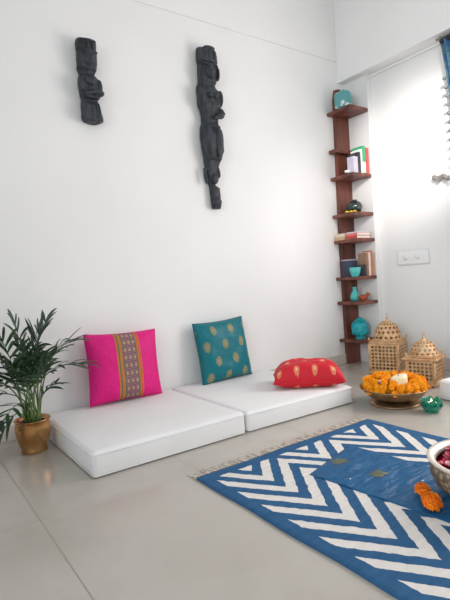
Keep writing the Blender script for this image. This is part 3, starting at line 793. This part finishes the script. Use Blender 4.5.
t = thing('pillar_candle', 'pale cream candle standing among the heaped marigolds', 'candle', (CX - .022, CY - .004, .072))
bm = lathe(NB(), [(0, 0), (.06, 0), (.062, .01), (.062, .125), (.056, .142), (.03, .146), (0, .14)], 28)
for v in bm.verts:
    if v.co.z > .1: v.co.z += -.35 * (v.co.y * .5 - v.co.x * .6)
mesh_obj('wax_body', bm, m_candle, t); mesh_obj('wick', tube(NB(), [(0, 0, .135), (.002, 0, .150), (.004, .001, .157)], .0018, 6), m_wick, t)
t = thing('tealight', 'small pale tealight half sunk in the marigolds left of the candle', 'candle', (DX - .115, DY + .045, .165))
mesh_obj('holder', lathe(NB(), [(0, 0), (.022, 0), (.025, .02), (.022, .02), (.0205, .014), (0, .014)], 18), m_plastic, t)
mesh_obj('wax', lathe(NB(), [(0, .013), (.020, .013), (.020, .0175), (0, .0175)], 18), m_candle, t)

# two loose marigolds on the runner
for (x_, y_, R_m, sd, lab, rt) in ((1.800, 1.188, .036, 8, 'orange marigold on the blue runner nearer the green lotus, touching the bronze bowl', (.2, .1, 0)), (1.722, 1.098, .044, 9, 'larger orange marigold on the blue runner in front of the bronze bowl', (.25, -.2, 1))):
    t = thing('marigold', lab, 'marigold', (x_, y_, drape(x_, y_)), 0)
    bm = NB(); bm.free()
    o = mesh_obj('petals', marigold_mesh(m_mari2, R_m, sd, ((.1, 7), (.3, 12), (.52, 17), (.76, 21), (1.0, 24), (1.25, 26), (1.5, 26), (1.8, 24), (2.1, 20))), m_mari2, t, (0, 0, R_m * .72), rt)
    mesh_obj('sepal_cup', lathe(NB(), [(0, -R_m * .75), (R_m * .2, -R_m * .7), (R_m * .3, -R_m * .5), (R_m * .36, -R_m * .2), (0, -R_m * .15)], 12), m_leafcup, t, (0, 0, R_m * .80), rt)

# ------------------------------------------------------------------ bronze bowl with rose petals
bowl = thing('bronze_bowl', 'engraved bronze bowl of crimson petals on the blue runner', 'bowl', (BLx, BLy, .0152))
mesh_obj('bowl_body', lathe(NB(), [(0, 0), (.15, 0), (.165, .006), (.162, .014), (.20, .035), (.232, .07), (.246, .105), (.246, .132), (.238, .150), (.230, .158), (.222, .158), (.232, .13), (.230, .10), (.20, .05), (.15, .03), (0, .026)], 72), m_bronze, bowl)
mesh_obj('rim', lathe(NB(), [(.234, .150), (.250, .158), (.257, .168), (.252, .174), (.234, .170), (.222, .156), (.220, .138), (.224, .138)], 72), m_bowlrim, bowl)
tag(mesh_obj('petal_water', lathe(NB(), [(0, .125), (.225, .125), (.225, .132), (0, .134)], 48), m_wine, None, (BLx, BLy, .0152)), 'crimson water filling the engraved bronze bowl', 'water', kind='stuff')
bm = NB(); rr = random.Random(12)
for k in range(230):
    a = rr.uniform(0, 2 * PI); r = .205 * math.sqrt(rr.random()); c_ = Vector((r * math.cos(a), r * math.sin(a), .137 + rr.uniform(0, .016)))
    rot = Matrix.Rotation(rr.uniform(0, 6), 3, 'Z') @ Matrix.Rotation(rr.uniform(-.5, .5), 3, 'X') @ Matrix.Rotation(rr.uniform(-.4, .4), 3, 'Y')
    s_ = rr.uniform(.016, .030); g = {}
    mi = 1 if rr.random() < .13 else 0
    for i in range(5):
        for j in range(5):
            x_, y_ = (i - 2) / 2, (j - 2) / 2; q = math.sqrt(max(0, 1 - .5 * x_ * x_ * y_ * y_)); rad = max(abs(x_), abs(y_)); l_ = math.hypot(x_, y_) or 1
            px_, py_ = x_ * rad / l_, y_ * rad / l_
            g[i, j] = bm.verts.new(c_ + rot @ Vector((px_ * s_, py_ * s_ * .8, s_ * .4 * (px_ * px_ + py_ * py_))))
    for i in range(4):
        for j in range(4): bm.faces.new((g[i, j], g[i + 1, j], g[i + 1, j + 1], g[i, j + 1])).material_index = mi
o = mesh_obj('rose_petals', bm, None, None, (BLx, BLy, .0152), mats=[m_petal, m_petalpale])
tag(o, 'loose crimson and pink petals floating in the bronze bowl', 'petals', kind='stuff')

# ------------------------------------------------------------------ green lotus holder
GX, GY = 2.965, 1.855
t = thing('lotus_holder', 'green glass lotus tealight holder on the floor beside the marigold bowl', 'candle holder', (GX, GY, 0), .3)
mesh_obj('cup', lathe(NB(), [(0, 0), (.042, 0), (.046, .006), (.04, .014), (.052, .04), (.058, .06), (.053, .06), (.046, .04), (.03, .018), (0, .016)], 24), m_gglass, t)
for ring, (n, L, tilt, r0, z0) in enumerate(((8, .072, .95, .034, .010), (8, .074, .45, .042, .020))):
    for k in range(n):
        bm = NB(); a = 2 * PI * (k + .5 * ring) / n; g = {}
        for i in range(7):
            for j in range(5):
                q = i / 6; wd = .030 * math.sin(PI * (q * .86 + .12)) ** .75 if i < 6 else .001; s_ = (j - 2) / 2
                out = r0 + L * q * math.sin(tilt) * (1 - .25 * q) - .006 * (1 - s_ * s_) * 0 ; zz = z0 + L * q * math.cos(tilt) + .012 * q * q
                out -= .010 * s_ * s_ * math.sin(PI * q)
                g[i, j] = bm.verts.new((out, s_ * wd, zz))
        for i in range(6):
            for j in range(4): bm.faces.new((g[i, j], g[i + 1, j], g[i + 1, j + 1], g[i, j + 1]))
        bmesh.ops.remove_doubles(bm, verts=bm.verts[:], dist=.0002)
        ex = bmesh.ops.solidify(bm, geom=bm.faces[:], thickness=.004)
        mesh_obj('petal', bm, m_gglass, t, (0, 0, 0), (0, 0, a))
mesh_obj('wax', lathe(NB(), [(0, .04), (.036, .04), (.036, .066), (.03, .068), (0, .066)], 20), m_gglassin, t)
mesh_obj('flame', lathe(NB(), [(0, 0), (.005, .005), (.006, .011), (.003, .02), (0, .027)], 10), m_flame, t, (0, 0, .068))

# ------------------------------------------------------------------ lanterns
def lattice_panel(W, H, nx, nz, bar, th, frame_w):
    """flat pierced panel in the xz plane, centred on x, from z = 0; real holes between crossing curved bars"""
    bm = NB(); w2 = W / 2
    box(bm, -w2, -w2 + frame_w, -th, th, 0, H); box(bm, w2 - frame_w, w2, -th, th, 0, H)
    box(bm, -w2 + frame_w, w2 - frame_w, -th, th, 0, frame_w); box(bm, -w2 + frame_w, w2 - frame_w, -th, th, H - frame_w, H)
    iw, ih = W - 2 * frame_w, H - 2 * frame_w; cx, cz = iw / nx, ih / nz
    for i in range(nx):
        for j in range(nz):
            x0, z0 = -iw / 2 + i * cx, frame_w + j * cz; c_ = Vector((x0 + cx / 2, 0, z0 + cz / 2))
            # a cell: a diamond opening set in four scalloped corners
            outer = [Vector((x0 + cx * a, 0, z0 + cz * b)) for a, b in ((0, 0), (.5, 0), (1, 0), (1, .5), (1, 1), (.5, 1), (0, 1), (0, .5))]
            inner = []
            for a, b in ((0, 0), (.5, 0), (1, 0), (1, .5), (1, 1), (.5, 1), (0, 1), (0, .5)):
                k = .50 if (a, b) in ((0, 0), (1, 0), (1, 1), (0, 1)) else 1 - bar
                inner.append(c_ + (Vector((x0 + cx * a, 0, z0 + cz * b)) - c_) * k)
            vo = [[bm.verts.new(p + Vector((0, s * th, 0))) for p in outer] for s in (-1, 1)]
            vi = [[bm.verts.new(p + Vector((0, s * th, 0))) for p in inner] for s in (-1, 1)]
            for k in range(8):
                l_ = (k + 1) % 8
                for s in (0, 1): bm.faces.new((vo[s][k], vo[s][l_], vi[s][l_], vi[s][k]))
                bm.faces.new((vi[0][k], vi[0][l_], vi[1][l_], vi[1][k]))
    return bm
def pierced_dome(R, H, n, rows, th=.004, squeeze=1.0):
    bm = NB()
    def P(i, q, r_off=0):
        a = 2 * PI * i / n; t_ = q * PI / 2 * .93; r = (R + r_off) * math.cos(t_) ** .85; return Vector((r * math.cos(a), r * math.sin(a), (H + r_off) * math.sin(t_) / math.sin(PI / 2 * .93)))
    for j in range(rows):
        for i in range(n):
            off = .5 * (j % 2)
            for c0, c1 in ((i + off, i + 1 + off),):
                q0, q1 = j / rows, (j + 1) / rows; cx, cq = (c0 + c1) / 2, (q0 + q1) / 2
                outer = [(c0, q0), (cx, q0), (c1, q0), (c1, cq), (c1, q1), (cx, q1), (c0, q1), (c0, cq)]
                ring = []
                for s in (-th, 0):
                    vo = [bm.verts.new(P(a, b, s)) for a, b in outer]
                    vi = [bm.verts.new(P(cx + (a - cx) * k, cq + (b - cq) * k, s)) for (a, b), k in zip(outer, (.36, .74, .36, .70, .36, .74, .36, .70))]
                    ring.append((vo, vi))
                for k in range(8):
                    l_ = (k + 1) % 8
                    for vo, vi in ring: bm.faces.new((vo[k], vo[l_], vi[l_], vi[k]))
                    bm.faces.new((ring[0][1][k], ring[0][1][l_], ring[1][1][l_], ring[1][1][k]))
    return bm
def lantern(label, loc, rz, W, D_, H, dome_r, dome_h, nx, nz, ledge, step=False):
    t = thing('brass_lantern', label, 'lantern', loc, rz, 'pierced brass lanterns')
    mesh_obj('base', box(NB(), -W / 2 - .012, W / 2 + .012, -D_ / 2 - .012, D_ / 2 + .012, .012, .04, .005, 2), m_brass, t, smooth=False)
    fb = NB()
    for sx in (-1, 1):
        for sy in (-1, 1): lathe(fb, [(0, .0), (.012, .0), (.016, .006), (.012, .014), (0, .014)], 12, (sx * (W / 2 - .01), sy * (D_ / 2 - .01), 0))
    mesh_obj('ball_feet', fb, m_brass, t)
    fw = .014
    for k, (w_, dist, ang) in enumerate(((W, D_ / 2, 0), (W, D_ / 2, PI), (D_, W / 2, PI / 2), (D_, W / 2, -PI / 2))):
        n_ = nx if w_ == W else max(3, round(nx * D_ / W))
        p = mesh_obj('lattice_panel', lattice_panel(w_, H - .04, n_, nz, .28, .003, fw), m_brass, t, (math.sin(ang) * dist, -math.cos(ang) * dist, .04), (0, 0, ang), smooth=False)
    for sx in (-1, 1):
        for sy in (-1, 1): mesh_obj('corner_post', lathe(NB(), [(0, .04), (.011, .04), (.009, .1), (.010, H * .5), (.009, H - .06), (.012, H), (0, H)], 12, (sx * W / 2, sy * D_ / 2, 0)), m_brass, t)
    lb = NB(); box(lb, -W / 2 - ledge, W / 2 + ledge, -D_ / 2 - ledge, D_ / 2 + ledge, H, H + .018, .005, 2); box(lb, -W / 2 - ledge * .4, W / 2 + ledge * .4, -D_ / 2 - ledge * .4, D_ / 2 + ledge * .4, H + .018, H + .032, .004, 2)
    mesh_obj('cornice', lb, m_brass, t, smooth=False)
    hb = NB()
    k_ = H + .03
    mesh_obj('dome', pierced_dome(dome_r, dome_h, 16, 5), m_brass, t, (0, 0, k_), smooth=False)
    mesh_obj('dome_band', lathe(NB(), [(dome_r - .006, 0), (dome_r + .006, 0), (dome_r + .007, .007), (dome_r - .002, .014), (dome_r - .006, .014)], 36), m_brass, t, (0, 0, k_))
    fz = k_ + dome_h
    f_ = mesh_obj('finial', lathe(NB(), [(0, -.006), (.03, -.012), (.026, .002), (.012, .010), (.009, .018), (.013, .025), (.009, .033), (.004, .038), (0, .05)], 16), m_brass, t, (0, 0, fz))
    rb = NB(); pts = [(.015 * math.cos(a), 0, .056 + .015 * math.sin(a)) for a in [2 * PI * i / 16 for i in range(17)]]
    tube(rb, pts, .0022, 6, False); mesh_obj('hanging_ring', rb, m_brass, f_)
    for sx in (-1, 1):
        for sy in (-1, 1): mesh_obj('corner_knob', lathe(NB(), [(0, 0), (.010, 0), (.006, .008), (.011, .016), (.006, .026), (0, .032)], 10, (sx * (W / 2 - .0), sy * (D_ / 2 - .0), H + .030)), m_brass, t)
    mesh_obj('candle_cup', lathe(NB(), [(0, 0), (.04, 0), (.04, .06), (.035, .06), (.035, .01), (0, .01)], 20), m_brass_d, t, (0, 0, .04))
    return t
lantern('taller pierced brass lantern with a dome, behind the marigold bowl', (3.86, 2.84, 0), -1.26, .272, .27, .30, .125, .175, 7, 7, .006)
lantern('shorter pierced brass lantern with a wide flat cornice under its dome', (3.65, 2.33, 0), -1.31, .225, .22, .225, .112, .125, 6, 5, .030)

# ------------------------------------------------------------------ curtain
cur = thing('curtain', 'blue patterned curtain edged with grey beads, drawn back at the right edge', 'curtain', (4.17, 2.3, 0))
bm = NB(); nz, ny = 70, 60; g = {}
def cprof(z):
    # outer (towards the corner) edge y and width at height z, relative to the thing
    if z > 1.8:
        q = (z - 1.8) / 1.24; e = -.03 + .095 * q ** 2.5; wd = .10 + .42 * q
    else:
        q = (1.8 - z) / 1.7; e = -.02 - .03 * q; wd = .10 + .25 * math.sin(min(1, q * 1.6) * PI / 2)
    return e, wd
for j in range(nz + 1):
    z = .10 + (3.0 - .10) * j / nz; e, wd = cprof(z)
    for i in range(ny + 1):
        q = i / ny; amp = .028 * min(1, wd / .25)
        for s in (0, 1): g[s, i, j] = bm.verts.new((amp * math.sin(q * 2 * PI * 7) * 0.9 + (.002 if s else -.002), e - q * wd, z))
for i in range(ny):
    for j in range(nz):
        for s in (0, 1): bm.faces.new((g[s, i, j], g[s, i + 1, j], g[s, i + 1, j + 1], g[s, i, j + 1]))
for j in range(nz):
    for i in (0, ny): bm.faces.new((g[0, i, j], g[0, i, j + 1], g[1, i, j + 1], g[1, i, j]))
for i in range(ny):
    for j in (0, nz): bm.faces.new((g[0, i, j], g[0, i + 1, j], g[1, i + 1, j], g[1, i, j]))
mesh_obj('curtain_cloth', bm, m_curt, cur)
bm = NB(); tube(bm, [(0, .055, 3.0), (0, -.5, 3.0)], .016, 12); mesh_obj('curtain_heading', bm, m_curtband, cur)
bb = NB(); z = 2.66
while z > 1.86:
    e, wd = cprof(z); ell(bb, (-.012, e + .016, z), (.017, .019, .017), n=10); z -= .078
mesh_obj('bead_trim', bb, m_pom, cur)
t = thing('curtain_rod', 'curtain rod fixed under the beam at the right edge', 'rod', (4.17, 2.36, 3.025))
t.name = 'curtain_rod'
mesh_obj('rod', tube(NB(), [(0, .03, 0), (0, -2.8, 0)], .012, 12), m_steel, t); mesh_obj('bracket', box(NB(), -.008, .008, -.008, .008, 0, .02), m_steel, t, smooth=False)
t = thing('curtain_tieback', 'grey cut-glass curtain tieback on the right wall', 'tieback', (4.28, 2.46, 1.82))
bm = NB(); 
for k in range(7):
    a = k * .9; ell(bm, (-.035 + .012 * math.sin(a * 2), .055 - k * .02, .012 * math.cos(a * 1.7)), (.024, .022, .026 - .001 * k), n=8)
mesh_obj('crystal_knob', bm, m_crystal, t, smooth=False)
bm = NB(); tube(bm, [(-.0, -.06, .0), (-.04, -.075, -.02), (-.07, -.10, -.045), (-.08, -.13, -.03), (-.07, -.15, .0), (-.05, -.13, .012)], .009, 8); mesh_obj('hook', bm, m_crystal, t)

# ------------------------------------------------------------------ to metres
seen = set()
for o in list(C.objects):
    if o.type in ('CAMERA', 'LIGHT'): continue
    o.location = o.location * S
    if o.type == 'MESH' and o.data.name not in seen:
        seen.add(o.data.name); o.data.transform(Matrix.Scale(S, 4)); o.data.update()
